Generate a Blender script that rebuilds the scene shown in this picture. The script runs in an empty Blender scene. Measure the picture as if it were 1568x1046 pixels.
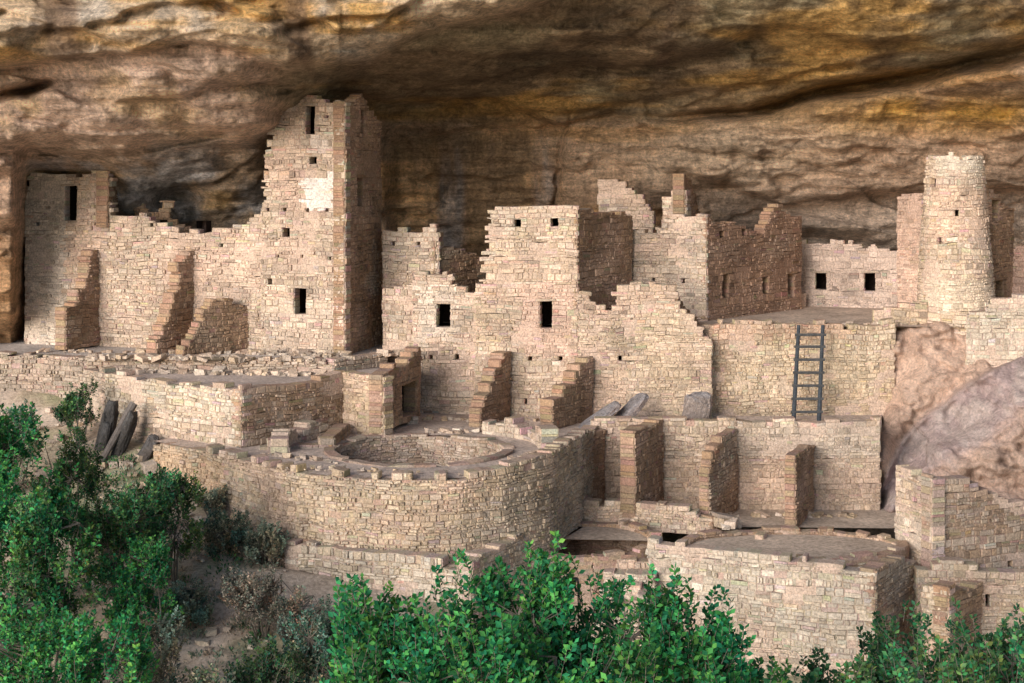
import bpy, math, random
import numpy as np
from mathutils import Vector, noise as mn
from mathutils.geometry import tessellate_polygon
rnd=random.Random(11); rs=np.random.RandomState(5)
# image pixels (u across, v down) and assumed depth d in metres -> world metres (camera at 0,0,6)
EYE=6.0; F=2500.0
def X(u,d): return (u-784.0)*d/F
def Z(v,d): return EYE-(v-245.0)*d/F
def PT(u,d): return (X(u,d),d)
# ---------------------------------------------------------------- numpy noise
def _h(ix,iy,iz):
    n=(ix*374761393+iy*668265263+iz*1442695041)&0x7fffffff
    n=((n^(n>>13))*1274126177)&0x7fffffff
    return ((n^(n>>16))&0xffff)/65535.0
def vn(x,y,z):
    x=np.asarray(x,float);y=np.asarray(y,float);z=np.asarray(z,float)
    x,y,z=np.broadcast_arrays(x,y,z)
    ix=np.floor(x).astype(np.int64);iy=np.floor(y).astype(np.int64);iz=np.floor(z).astype(np.int64)
    fx=x-ix;fy=y-iy;fz=z-iz
    fx=fx*fx*(3-2*fx);fy=fy*fy*(3-2*fy);fz=fz*fz*(3-2*fz)
    r=0
    for a in (0,1):
        for b in (0,1):
            for c in (0,1):
                r=r+_h(ix+a,iy+b,iz+c)*(fx if a else 1-fx)*(fy if b else 1-fy)*(fz if c else 1-fz)
    return r*2-1
def fbm(x,y,z,o=4):
    r=0;a=1.0;t=0
    for i in range(o):
        r=r+a*vn(x*2**i+i*17.3,y*2**i+i*5.1,z*2**i+i*9.7); t+=a; a*=0.5
    return r/t
def sm(x): return 1/(1+np.exp(-np.clip(x,-30,30)))
# ---------------------------------------------------------------- materials
def new_mat(name,rough=0.92):
    m=bpy.data.materials.new(name); m.use_nodes=True
    nt=m.node_tree; b=nt.nodes['Principled BSDF']; b.inputs['Roughness'].default_value=rough
    if 'Specular IOR Level' in b.inputs: b.inputs['Specular IOR Level'].default_value=0.15
    return m,nt,b
def attr_mat(name,scales=((3,0.25),(22,0.35)),bump=0.5,bscale=30,bdist=0.03,streak=False,det=4,fine=None,strata=False):
    m,nt,b=new_mat(name); N=nt.nodes; Lk=nt.links
    at=N.new('ShaderNodeAttribute'); at.attribute_name='Col'
    tc=N.new('ShaderNodeNewGeometry')
    cur=at.outputs['Color']
    def modul(cur,vec,sc,am,lo=.32,hi=.68,d=det,up=.8):
        n=N.new('ShaderNodeTexNoise'); n.inputs['Scale'].default_value=sc; n.inputs['Detail'].default_value=d
        n.inputs['Roughness'].default_value=0.7
        Lk.new(vec,n.inputs['Vector'])
        mr=N.new('ShaderNodeMapRange'); mr.inputs[1].default_value=lo; mr.inputs[2].default_value=hi
        mr.inputs[3].default_value=1-am; mr.inputs[4].default_value=1+am*up
        Lk.new(n.outputs['Fac'],mr.inputs[0])
        mx=N.new('ShaderNodeVectorMath'); mx.operation='SCALE'
        Lk.new(cur,mx.inputs[0]); Lk.new(mr.outputs[0],mx.inputs['Scale']); return mx.outputs[0]
    def mapv(s):
        mp=N.new('ShaderNodeMapping'); mp.inputs['Scale'].default_value=s
        Lk.new(tc.outputs['Position'],mp.inputs['Vector']); return mp.outputs[0]
    for sc,am in scales: cur=modul(cur,tc.outputs['Position'],sc,am,up=1.0)
    if streak: cur=modul(cur,mapv((1.6,1.6,0.25)),1.5,.28,.36,.54,6,.6)
    if strata: cur=modul(cur,mapv((.35,.35,3.2)),1.3,.26,.38,.6,6,1.0)
    Lk.new(cur,b.inputs['Base Color'])
    n=N.new('ShaderNodeTexNoise'); n.inputs['Scale'].default_value=bscale; n.inputs['Detail'].default_value=det+1
    n.inputs['Roughness'].default_value=0.75
    Lk.new(mapv((1,1,fine)) if fine else tc.outputs['Position'],n.inputs['Vector'])
    bp=N.new('ShaderNodeBump'); bp.inputs['Strength'].default_value=bump; bp.inputs['Distance'].default_value=bdist
    Lk.new(n.outputs['Fac'],bp.inputs['Height'])
    Lk.new(bp.outputs[0],b.inputs['Normal'])
    return m
M_STONE=attr_mat('sandstone_masonry',((1.1,0.14),(18,0.34)),0.8,24,0.045,det=3)
M_ROCK=attr_mat('cliff_sandstone',((1.4,.15),(9,0.42)),1.0,3.0,0.5,streak=True,det=7,fine=2.2,strata=True)
M_BOULD=attr_mat('boulder_sandstone',((1.2,0.15),(12,0.32)),1.0,5,0.25,det=6)
M_DIRT=attr_mat('packed_earth',((0.8,0.25),(9,0.35)),0.8,14,0.05)
def leaf_mat():
    m,nt,b=new_mat('leaf',0.7); N=nt.nodes; Lk=nt.links
    at=N.new('ShaderNodeAttribute'); at.attribute_name='Col'
    Lk.new(at.outputs['Color'],b.inputs['Base Color'])
    tr=N.new('ShaderNodeBsdfTranslucent'); Lk.new(at.outputs['Color'],tr.inputs['Color'])
    mx=N.new('ShaderNodeMixShader'); mx.inputs[0].default_value=0.25
    Lk.new(b.outputs[0],mx.inputs[1]); Lk.new(tr.outputs[0],mx.inputs[2])
    Lk.new(mx.outputs[0],N['Material Output'].inputs['Surface'])
    return m
M_LEAF=leaf_mat()
M_WOOD=attr_mat('weathered_wood',((6,0.2),(40,0.3)),0.5,60,0.01,det=2)
# ---------------------------------------------------------------- mesh buffer
class Buf:
    def __init__(s): s.v=[];s.f=[];s.c=[];s.m=[]
    def face(s,pts,col,mi=0):
        n=len(s.v); s.v.extend(pts); s.f.append(tuple(range(n,n+len(pts)))); s.c.append(col); s.m.append(mi)
    def box8(s,p,col,fcol=None):
        n=len(s.v); s.v.extend(p)
        for k,q in enumerate(((0,1,2,3),(5,4,7,6),(3,2,6,7),(4,5,1,0),(4,0,3,7),(1,5,6,2))):
            s.f.append(tuple(n+i for i in q)); s.c.append(fcol if (k==0 and fcol) else col); s.m.append(0)
    def obj(s,name,mats,smooth=False):
        me=bpy.data.meshes.new(name); me.from_pydata(s.v,[],s.f)
        for m in (mats if isinstance(mats,list) else [mats]): me.materials.append(m)
        ca=me.color_attributes.new('Col','FLOAT_COLOR','CORNER')
        cnt=np.array([len(f) for f in s.f]); cc=np.repeat(np.array(s.c,float).reshape(-1,3),cnt,axis=0)
        ca.data.foreach_set('color',np.hstack([cc,np.ones((len(cc),1))]).astype(np.float32).ravel())
        me.polygons.foreach_set('material_index',np.array(s.m,dtype=np.int32))
        if smooth: me.polygons.foreach_set('use_smooth',[True]*len(s.f))
        me.update()
        o=bpy.data.objects.new(name,me); bpy.context.collection.objects.link(o); return o
def grid_obj(name,P,C,mat):
    nj,ni=P.shape[:2]
    idx=np.arange(nj*ni).reshape(nj,ni)
    q=np.stack([idx[:-1,:-1],idx[1:,:-1],idx[1:,1:],idx[:-1,1:]],-1).reshape(-1,4)
    me=bpy.data.meshes.new(name); me.vertices.add(nj*ni); me.vertices.foreach_set('co',P.reshape(-1,3).astype(np.float32).ravel())
    me.loops.add(q.size); me.loops.foreach_set('vertex_index',q.ravel().astype(np.int32))
    me.polygons.add(len(q)); me.polygons.foreach_set('loop_start',np.arange(0,q.size,4,dtype=np.int32))
    me.update(calc_edges=True)
    me.polygons.foreach_set('use_smooth',np.ones(len(q),dtype=bool))
    ca=me.color_attributes.new('Col','FLOAT_COLOR','POINT')
    ca.data.foreach_set('color',np.dstack([C,np.ones((nj,ni))]).astype(np.float32).ravel())
    me.materials.append(mat); me.update()
    o=bpy.data.objects.new(name,me); bpy.context.collection.objects.link(o); return o
# ---------------------------------------------------------------- masonry
PINK=[(.57,.435,.335),(.53,.405,.315),(.61,.485,.39),(.48,.355,.275),(.51,.41,.34),(.57,.44,.32),(.64,.54,.45)]
TAN=[(.55,.43,.30),(.51,.385,.26),(.59,.48,.35),(.46,.345,.25),(.55,.405,.27),(.51,.41,.33)]
SHADE_RED=[(.36,.235,.155),(.32,.21,.14),(.40,.27,.185),(.29,.195,.14),(.38,.245,.145)]  # redder, darker stone: shade of right-facing walls put into the colour
PALE=[(.63,.54,.44),(.59,.50,.40),(.67,.60,.51),(.54,.45,.36),(.53,.46,.39),(.61,.50,.38)]
GREY=[(.47,.385,.315),(.42,.345,.285),(.52,.43,.36),(.39,.315,.26),(.48,.38,.29)]
def lerp3(a,b,t): return tuple(a[i]*(1-t)+b[i]*t for i in range(3))
def frustum(B,p,out,e,g,col,jit=.013):
    c=(p[0]+p[1]+p[2]+p[3])*0.25
    base=[];front=[]
    for q in p:
        dirc=(c-q); L=max(dirc.length,1e-4); dirc=dirc/L
        j=rnd.uniform(0,jit)*1.8
        base.append(q+dirc*(g+j*.7))
        front.append(q+dirc*(g+0.013+j)+out*(e+rnd.uniform(-.008,.008)))
    n=len(B.v); B.v.extend([tuple(q) for q in base+front])
    for q in ((4,5,6,7),(0,1,5,4),(1,2,6,5),(2,3,7,6),(3,0,4,7)):
        B.f.append(tuple(n+i for i in q)); B.c.append(col); B.m.append(0)
def wall(B,path,top,zb,holes=(),th=0.4,pal=PINK,tints=(),ch=(.08,.16),cw=(.1,.40),rag=0.09,warp=None,mort=None,boxes=True,relief=0.026,uni=.5,plaster=.34):
    P=[Vector((a,b)) for a,b in path]; cum=[0]
    for i in range(1,len(P)): cum.append(cum[-1]+(P[i]-P[i-1]).length)
    L=cum[-1]; seg=[(P[i+1]-P[i]).normalized() for i in range(len(P)-1)]
    vtn=[]
    for i in range(len(P)):
        t=(seg[max(i-1,0)]+seg[min(i,len(seg)-1)]).normalized(); vtn.append(t)
    seed=rnd.uniform(0,100)
    mean=tuple(sum(c[i] for c in pal)/len(pal) for i in range(3))
    def pos(s,z,n):
        i=0
        while i<len(seg)-1 and s>cum[i+1]: i+=1
        f=(s-cum[i])/max(cum[i+1]-cum[i],1e-6)
        p=P[i]+seg[i]*(s-cum[i]); fc=min(max(f,0),1)
        t=vtn[i]*(1-fc)+vtn[i+1]*fc
        n2=n+.05*mn.noise(Vector((s*.9,z*.9,seed+5)))*(1 if n>-.1 else 0)
        p=p+Vector((t.y,-t.x)).normalized()*n2
        zz=z+0.06*mn.noise(Vector((s*.9,z*.8,seed)))+.045*mn.noise(Vector((s*3.3,z*2.2,seed+3)))
        q=Vector((p.x,p.y,zz))
        return warp(q) if warp else q
    def tan(s):
        i=0
        while i<len(seg)-1 and s>cum[i+1]: i+=1
        return Vector((seg[i].x,seg[i].y,0))
    tf=(lambda s:top) if isinstance(top,(int,float)) else (lambda s:float(np.interp(s,[q[0] for q in top],[q[1] for q in top])))
    bf=(lambda s:zb) if isinstance(zb,(int,float)) else (lambda s:float(np.interp(s,[q[0] for q in zb],[q[1] for q in zb])))
    zmax=(top if isinstance(top,(int,float)) else max(q[1] for q in top))+0.08
    zmin=zb if isinstance(zb,(int,float)) else min(q[1] for q in zb)
    zs=[zmin]
    while zs[-1]<zmax: zs.append(zs[-1]+rnd.uniform(*ch)*rnd.choice((.6,.8,1,1.4)))
    for h in holes:
        for zz in (h[1],h[3]):
            k=min(range(len(zs)),key=lambda i:abs(zs[i]-zz)); zs[k]=zz
    zs=sorted(set(zs))
    mort=mort or lerp3(mean,(.53,.38,.30),.4)
    mort=tuple(x*.82 for x in mort)
    for z0,z1 in zip(zs[:-1],zs[1:]):
        if z1-z0<.02: continue
        zm=(z0+z1)/2
        hs=[h for h in holes if h[1]<zm<h[3]]
        cuts=sorted([h[0] for h in hs]+[h[2] for h in hs])
        s=0.0; prev=False; last=None; first=True
        cf=rnd.choice((.65,1,1,1.3))
        while s<L-1e-4:
            w=rnd.uniform(*cw)*cf*(.5 if rnd.random()<.28 else 1)
            w=max(w,.07)
            if first: w*=rnd.uniform(.4,1); first=False
            s1=min(s+w,L)
            if L-s1<.09: s1=L
            for c in cuts:
                if s+1e-3<c<s1: s1=c;break
            m=(s+s1)/2
            ok=zm<=tf(m)+rag*(mn.noise(Vector((m*2.3,seed,3.1)))*1.6+mn.noise(Vector((m*.8,seed,7.1)))*1.2) and zm>=bf(m)-.08 and not any(h[0]<m<h[2] for h in hs)
            if ok:
                a=s+(rnd.uniform(-.03,.02) if s==0 else 0); b=s1+(rnd.uniform(-.02,.03) if s1==L else 0)
                q=[pos(a,z0,-.012),pos(b,z0,-.012),pos(b,z1,-.012),pos(a,z1,-.012)]
                r=[pos(a,z0,-th),pos(b,z0,-th),pos(b,z1,-th),pos(a,z1,-th)]
                wn=mn.noise(Vector((m*.6,zm*.6,seed+9)))+.5*mn.noise(Vector((m*1.7,zm*1.7,seed+31)))
                col=lerp3(rnd.choice(pal),mean,uni); k=rnd.uniform(.76,1.14)*(1+.27*wn)
                if rnd.random()<.05: k*=.7
                pn=mn.noise(Vector((m*.45,zm*.8,seed+20)))
                if pn>.15: col=lerp3(col,(.57,.40,.315),min(.5,(pn-.15)*2.4))
                elif pn<-.2: col=lerp3(col,(.50,.42,.34),min(.5,(-pn-.2)*2))
                mo=tuple(x*rnd.uniform(.92,1.08)*(1+.2*wn) for x in mort); pl_=0
                pv=mn.noise(Vector((m*.9,zm*1.1,seed+44)))+.25*mn.noise(Vector((m*3,zm*3,seed+50)))
                if pv>plaster:
                    pl_=.85; pc=(.55,.41,.33) if pal is not SHADE_RED and pal is not BP else (.36,.24,.17)  # darker plaster to go with the painted-in shade palettes
                    col=lerp3(col,pc,.75); mo=lerp3(mo,pc,.85)
                for t in tints:
                    if t[0]<m+rnd.uniform(-.12,.12)<t[2] and t[1]<zm+rnd.uniform(-.12,.12)<t[3]:
                        col=lerp3(col,t[4],t[5]); mo=lerp3(mo,t[4],t[5]); pl_=max(pl_,t[5])
                if pl_>.8: k=1+(k-1)*.35
                col=tuple(x*k for x in col)
                B.box8([tuple(x) for x in q+r],tuple(x*.95 for x in mo),mo)
                t3=tan(m); out=Vector((t3.y,-t3.x,0)); rr=rnd.random()
                e=.010+rnd.uniform(0,relief)+(.03 if rnd.random()<.08 else 0)
                if pl_>.8: e=.002+rnd.random()*.008
                if rr>.04:
                    if rr<.24 and s1-s>.15 and z1-z0>.09:
                        ra=rnd.uniform(.35,.65); h1=q[0].lerp(q[3],ra); h2=q[1].lerp(q[2],ra+rnd.uniform(-.12,.12)); c3=tuple(x*rnd.uniform(.82,1.1) for x in col)
                        frustum(B,[q[0],q[1],h2,h1],out,e,.004,col,.006); frustum(B,[h1,h2,q[2],q[3]],out,e*.8,.004,c3,.006)
                    else: frustum(B,q,out,e,rnd.uniform(.003,.014),col,.016)
                if not prev:
                    c2=tuple(x*rnd.uniform(.9,1.08) for x in lerp3(col,mean,.6))
                    frustum(B,[r[0],q[0],q[3],r[3]],-t3,rnd.uniform(.01,.03),.008,c2)
                last=(q,r,t3,col)
            if (not ok or s1>=L-1e-4) and last is not None and (prev or ok):
                q,r,t3,c2=last
                frustum(B,[q[1],r[1],r[2],q[2]],t3,rnd.uniform(.01,.03),.008,tuple(x*rnd.uniform(.8,1.1) for x in c2)); last=None
            prev=ok; s=s1
    if boxes:
        dk=(.045,.03,.025)  # near-black boxes added behind openings so they stay dark
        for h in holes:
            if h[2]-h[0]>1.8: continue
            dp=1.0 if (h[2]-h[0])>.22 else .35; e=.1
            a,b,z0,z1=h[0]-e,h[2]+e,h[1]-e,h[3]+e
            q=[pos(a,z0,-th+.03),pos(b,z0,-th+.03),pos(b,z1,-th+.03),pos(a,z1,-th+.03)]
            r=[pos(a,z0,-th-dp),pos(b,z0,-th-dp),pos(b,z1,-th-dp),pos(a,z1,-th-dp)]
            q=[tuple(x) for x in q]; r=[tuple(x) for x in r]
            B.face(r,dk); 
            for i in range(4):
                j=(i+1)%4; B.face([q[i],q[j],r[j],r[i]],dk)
            if dp>.5 and h[3]-h[1]>.5:   # stone lintel over doorways
                zl=h[3]+.005; a,b=h[0]-.12,h[2]+.12
                qq=[pos(a,zl,.0),pos(b,zl,.0),pos(b,zl+.07,.0),pos(a,zl+.07,.0)]
                frustum(B,qq,Vector((tan(h[0]).y,-tan(h[0]).x,0)),.045,.001,tuple(x*.8 for x in mean),.003)
def wpx(B,A,C,top,vb=None,zb=None,holes=(),tints=(),**kw):
    xa,ya=PT(*A); xb,yb=PT(*C); L=math.hypot(xb-xa,yb-ya)
    def sd(u):
        k=(u-784.0)/F; t=(k*ya-xa)/((xb-xa)-k*(yb-ya)); return t*L,ya+t*(yb-ya)
    def cv(u,v):
        s,d=sd(u); return s,Z(v,d)
    T=[cv(u,v) for u,v in top] if not isinstance(top,(int,float)) else top
    if zb is None:
        zb=[cv(A[0],vb),cv(C[0],vb)] if isinstance(vb,(int,float)) else [cv(u,v) for u,v in vb]
    H=[]
    for u0,v0,u1,v1 in holes:
        s0,z1=cv(u0,v0); s1,_=cv(u1,v0); _,z0=cv(u0,v1); H.append((s0,z0,s1,z1))
    TT=[]
    for u0,v0,u1,v1,c,a in tints:
        s0,z1=cv(u0,v0); s1,z0=cv(u1,v1); TT.append((s0,z0,s1,z1,c,a))
    wall(B,[(xa,ya),(xb,yb)],T,zb,holes=H,tints=TT,**kw)
def dots(us,v,r=3.5): return [(u-r,v-r,u+r,v+r) for u in us]
BP=SHADE_RED+[(.42,.295,.21)]  # buttress sides take the same painted shade tones
# ================================================================ LEFT FACADE HOUSE
B=Buf()
wpx(B,(38,53.4),(404,51.1),[(38,300),(45,264),(108,266),(120,270),(128,264),(165,262),(167,330),(225,331),(232,340),(262,346),(275,357),(298,349),(312,358),(350,350),(375,346),(386,331),(404,325)],zb=-.1,
    holes=[(97,286,117,337),(335,372,342,378)]+dots([58,150,232,300],346,3),pal=PINK,
    tints=[(38,260,100,540,(.68,.61,.53),.55),(270,350,400,450,(.56,.41,.33),.4)])
wpx(B,(166,52.5),(206,56),[(166,262),(190,268),(206,275)],vb=345,pal=SHADE_RED)
wpx(B,(206,54),(300,54.4),[(206,300),(226,330),(240,318),(258,306),(262,330),(300,352)],vb=420,pal=SHADE_RED)
B.obj('terraced_dwelling',M_STONE)
def buttress(name,F_,K,top,vb,pal=BP,th=.42,**kw):
    B=Buf(); wpx(B,F_,K,top,vb=vb,pal=pal,th=th,plaster=2,**dict(dict(uni=.7),**kw)); return B.obj(name,M_STONE)
buttress('buttress_wall',(101,51.2),(152,52.7),[(101,470),(117,466),(120,440),(134,436),(136,388),(152,384)],[(101,533),(152,528)])
buttress('buttress_wall',(240,50.3),(306,52),[(240,528),(254,498),(266,450),(274,442),(278,396),(290,386),(306,382)],[(240,548),(306,540)])
buttress('buttress_wall',(281,49.6),(381,51.3),[(281,535),(296,518),(316,472),(333,452),(336,465),(356,456),(358,466),(381,466)],[(281,549),(381,545)])
# ================================================================ SQUARE TOWER
B=Buf()
wpx(B,(400,51.0),(528,50),[(400,330),(404,315),(411,220),(414,138),(440,137),(452,142),(470,150),(486,146),(500,158),(515,153),(528,157)],zb=-.1,
    holes=[(467,163,482,206),(473,241,485,252),(432,349,444,364),(450,441,469,481),(408,428,416,437),(498,176,503,180)]+dots([410,436,470,500],322,3)+dots([425,462,505],395,2.5),
    tints=[(425,150,460,420,(.56,.41,.33),.4),(400,470,528,550,(.49,.41,.34),.4),(470,208,500,236,(.66,.56,.50),.6),(466,268,512,322,(.75,.67,.62),.9)],pal=PINK,th=.38,rag=.05)
wpx(B,(528,50),(584,53.2),[(528,156),(540,158),(553,142),(560,150),(566,168),(584,190)],zb=-.1,holes=[(553,168,560,204),(547,272,558,316)],pal=SHADE_RED,th=.38,tints=[(528,140,584,300,(.46,.31,.22),.4)],rag=.05)
B.obj('square_tower',M_STONE)
# ================================================================ CENTRAL HOUSE
B=Buf()
wpx(B,(586,52.3),(672,51.8),[(586,355),(598,351),(640,358),(652,345),(662,344),(666,362),(672,368)],zb=-.1,pal=PINK,holes=dots([602,640],372,3))
wpx(B,(666,51.8),(742,53.6),[(666,365),(676,376),(690,378),(700,386),(733,388),(742,400)],vb=470,pal=SHADE_RED)
wpx(B,(586,51.2),(640,50.9),[(586,450),(600,440),(632,432),(640,440)],zb=-1.95,pal=PINK)
wpx(B,(632,50.7),(742,50.3),[(632,432),(645,418),(660,414),(668,420),(688,418),(692,430),(705,432),(712,445),(742,442)],zb=-1.95,holes=[(668,466,690,500)]+dots([660,700,735],549,3.5),pal=PINK,
    tints=[(640,440,700,520,(.63,.54,.46),.5)])
wpx(B,(728,50.2),(884,49.6),[(728,440),(740,425),(744,420),(750,314),(775,318),(820,316),(882,315),(884,440)],zb=-1.95,
    holes=[(786,336,798,348),(843,335,856,347),(826,462,846,502)]+dots([770,812,858],549,3.5)+dots([805],612,3),pal=PINK+TAN[:2],
    tints=[(795,430,875,545,(.57,.40,.32),.75),(750,390,882,430,(.57,.42,.32),.45)],rag=.03)
wpx(B,(883,49.62),(968,53),[(883,315),(885,322),(930,324),(955,324),(958,330),(968,332)],vb=470,pal=SHADE_RED)
wpx(B,(884,49.6),(1090,49.4),[(884,442),(904,448),(906,466),(925,470),(944,480),(946,440),(985,438),(1036,441),(1040,470),(1054,486),(1070,500),(1090,522)],zb=-1.95,pal=PINK+TAN[:3],
    holes=dots([905,950],549,3.5),tints=[(990,480,1060,640,(.56,.43,.31),.4),(884,560,960,640,(.56,.40,.31),.5)])
wpx(B,(1036,49.5),(1082,52),[(1036,448),(1050,470),(1064,488),(1082,505)],vb=560,pal=SHADE_RED)
B.obj('central_house',M_STONE)
buttress('buttress_wall',(738,47.9),(782,49.9),[(738,645),(742,605),(752,596),(756,570),(766,562),(768,548),(782,541)],[(738,658),(782,640)])
buttress('buttress_wall',(846,47.3),(908,49.5),[(846,614),(862,608),(864,590),(880,586),(884,568),(896,560),(908,543)],[(846,668),(908,640)])
buttress('buttress_wall',(586,46.2),(644,49.6),[(586,572),(600,572),(604,562),(626,560),(628,548),(644,536)],[(586,662),(644,636)],holes=[(616,590,638,640)])
# ================================================================ REAR HOUSES
B=Buf()
wpx(B,(916,55.5),(1000,55),[(916,278),(945,277),(962,287),(972,296),(984,302),(995,318),(1000,332)],vb=420,pal=PINK)
wpx(B,(1014,55),(1050,54.6),[(1014,297),(1046,296),(1050,282)],vb=360,pal=PINK)
wpx(B,(1048,54.6),(1072,57),[(1048,268),(1058,272),(1072,330)],vb=400,pal=SHADE_RED)
wpx(B,(968,53.2),(1082,52.2),[(968,350),(1000,354),(1014,345),(1024,343),(1026,331),(1060,330),(1082,328)],zb=.8,pal=GREY+PINK[:2],holes=dots([1000,1046],430,3))
wpx(B,(1081,52.2),(1228,56.5),[(1081,328),(1104,342),(1106,338),(1124,341),(1127,350),(1160,354),(1168,356),(1182,320),(1194,316),(1200,326),(1228,334)],zb=.8,pal=SHADE_RED,
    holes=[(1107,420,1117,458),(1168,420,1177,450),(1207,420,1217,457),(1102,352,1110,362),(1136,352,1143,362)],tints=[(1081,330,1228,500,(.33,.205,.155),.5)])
wpx(B,(1226,57.5),(1382,56.5),[(1226,368),(1300,372),(1322,384),(1336,374),(1382,392)],zb=.8,pal=GREY+PINK[:2],holes=[(1248,418,1266,447),(1323,418,1341,446)],tints=[(1226,360,1382,500,(.56,.44,.38),.75)])
wpx(B,(1374,55.6),(1410,54.6),[(1374,300),(1388,300),(1410,296)],zb=.8,pal=PINK,tints=[(1370,290,1412,500,(.52,.35,.28),.6)])
B.obj('rear_dwelling',M_STONE)
# ================================================================ ROUND TOWER
B=Buf(); cx,cy=PT(1464,51.7); R=1.32; z0t=.6; H=5.45
def warpT(q):
    f=(q.z-z0t)/H; k=1-.34*min(max(f,0),1.1)**.9
    return Vector((cx+(q.x-cx)*k-.05*f,cy+(q.y-cy)*k,q.z))
circ=[(cx-R*math.sin(t),cy+R*math.cos(t)) for t in np.linspace(0,2*math.pi,41)]
def hs(u,v0,v1,w):
    z=Z((v0+v1)/2,50.6); k=1-.34*((z-z0t)/H)**.9
    dx=(X(u,50.6)-cx)/(R*k); th=math.pi+math.asin(max(-.98,min(.98,dx))); s=R*th
    return (s-w/2/k,Z(v1,50.6),s+w/2/k,Z(v0,50.6))
wall(B,circ,z0t+H+.05,z0t,holes=[hs(1438,274,288,.3),hs(1469,322,332,.16),hs(1444,364,374,.14),hs(1423,455,463,.12)],th=.3,pal=PINK+TAN[:2],warp=warpT,rag=.07,
    tints=[(R*2.2,5.6,R*4.2,6.4,(.63,.55,.45),.6),(R*2,1.4,R*4.4,2.3,(.63,.53,.41),.5),(R*2,3.6,R*4.4,5.2,(.57,.40,.30),.5)])
B.obj('round_tower',M_STONE)
B=Buf()
wpx(B,(1500,51.6),(1552,54),[(1500,286),(1512,290),(1530,300),(1540,316),(1552,322)],zb=.8,pal=SHADE_RED,holes=[(1524,430,1537,469),(1519,306,1530,338)])
wpx(B,(1545,54),(1720,53),[(1545,378),(1568,380),(1720,384)],zb=.8,pal=PINK,tints=[(1540,370,1720,500,(.48,.30,.24),.6)])
B.obj('tower_annex',M_STONE)
B=Buf()
wpx(B,(1480,49.9),(1700,48.6),[(1480,482),(1486,478),(1514,478),(1520,462),(1540,456),(1568,455),(1700,440)],zb=-1.2,pal=PALE)
B.obj('parapet_wall',M_STONE)
B=Buf()
wpx(B,(1062,49.9),(1370,50.3),[(1062,500),(1090,495),(1130,497),(1140,494),(1260,496),(1268,498),(1340,498),(1370,494)],zb=-2,pal=TAN,tints=[(1120,530,1340,600,(.60,.49,.36),.4),(1080,498,1300,515,(.56,.38,.28),.6)],relief=.05,cw=(.1,.34))
wpx(B,(1338,51.2),(1420,51),[(1338,484),(1352,470),(1392,466),(1420,462)],zb=.7,pal=TAN)
wpx(B,(1186,55.5),(1235,57),[(1186,450),(1235,452)],zb=.8,pal=PINK)
B.obj('retaining_wall',M_STONE)
# ================================================================ TERRACE WALLS
B=Buf()
wpx(B,(-260,51.4),(136,49.6),.03,zb=-1.5,pal=GREY,ch=(.07,.12),relief=.04)
B.obj('terrace_wall',M_STONE)
B=Buf()
wpx(B,(134,49.5),(340,49.1),.04,zb=-.6,pal=GREY+PINK[:2],relief=.05,rag=.1)
wpx(B,(340,49.1),(512,48.6),.04,zb=-.6,pal=GREY+PINK[:2],relief=.05,rag=.1)
wpx(B,(512,48.6),(592,50.2),.04,zb=-.6,pal=GREY+PINK[:2],relief=.05,rag=.1)
B.obj('terrace_wall',M_STONE)
B=Buf()
wpx(B,(160,47.7),(369,44.5),[(160,575),(265,586),(369,598)],vb=[(160,650),(260,700),(369,690)],pal=PALE+TAN[:2],relief=.035,rag=.1)
wpx(B,(369,44.5),(529,47.3),[(369,598),(450,587),(529,573)],zb=-1.95,pal=SHADE_RED+PINK[:2])
wpx(B,(525,47.2),(587,46.2),[(525,570),(550,568),(587,572)],zb=-1.95,pal=TAN)
wpx(B,(120,49.4),(164,47.7),-.3,zb=-2.2,pal=GREY)
B.obj('platform_wall',M_STONE)
B=Buf()
pth=[PT(*p) for p in ((235,45.4),(320,43.8),(385,42.3),(440,41.1),(500,40.45),(570,40.1),(640,40.0),(710,40.15),(770,40.6),(815,41.3),(845,42.2),(862,43.4),(915,47.2))]
cl=[0]
for i in range(1,len(pth)): cl.append(cl[-1]+math.dist(pth[i],pth[i-1]))
tp=[-1.9,-1.8,-1.8,-1.78,-1.8,-1.78,-1.78,-1.76,-1.7,-1.58,-1.55,-1.6,-1.65]
bt=[-2.9,-3.4,-3.6,-3.8,-3.9,-3.9,-3.9,-3.95,-4.2,-4.3,-4.3,-4.3,-4.3]
wall(B,pth,list(zip(cl,tp)),list(zip(cl,bt)),pal=TAN+GREY[:2],relief=.045,cw=(.1,.34),ch=(.07,.13),rag=.08,plaster=.6,tints=[(0,-4,3.2,-2,(.56,.38,.24),.5)])
B.obj('courtyard_wall',M_STONE)
def kiva(name,c,rx,ry,ztop,zfl,pal,start=270,end=-90,th=.3,rag=.06):
    B=Buf(); an=np.radians(np.linspace(start,end,49)); path=[(c[0]+rx*math.cos(a),c[1]+ry*math.sin(a)) for a in an]
    wall(B,path,ztop,zfl,th=th,pal=pal,relief=.03,ch=(.07,.12),rag=rag)
    n=32; B.face([(c[0]+(rx+.1)*math.cos(a),c[1]+(ry+.1)*math.sin(a),zfl+.01) for a in np.linspace(0,2*math.pi,n,endpoint=False)],(.36,.27,.22))
    return B.obj(name,M_STONE)
KA=PT(642,44.2); KB=PT(902,43.2); KC=PT(1215,42.6)
kiva('kiva',KA,2.28,2.25,-1.80,-3.1,GREY+SHADE_RED[:2],rag=.05)
kiva('kiva',KB,1.65,1.7,-3.98,-5.2,SHADE_RED+PINK[:2])
kiva('kiva',KC,2.7,1.35,-3.98,-5.2,SHADE_RED+PINK[:2])
B=Buf()
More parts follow.
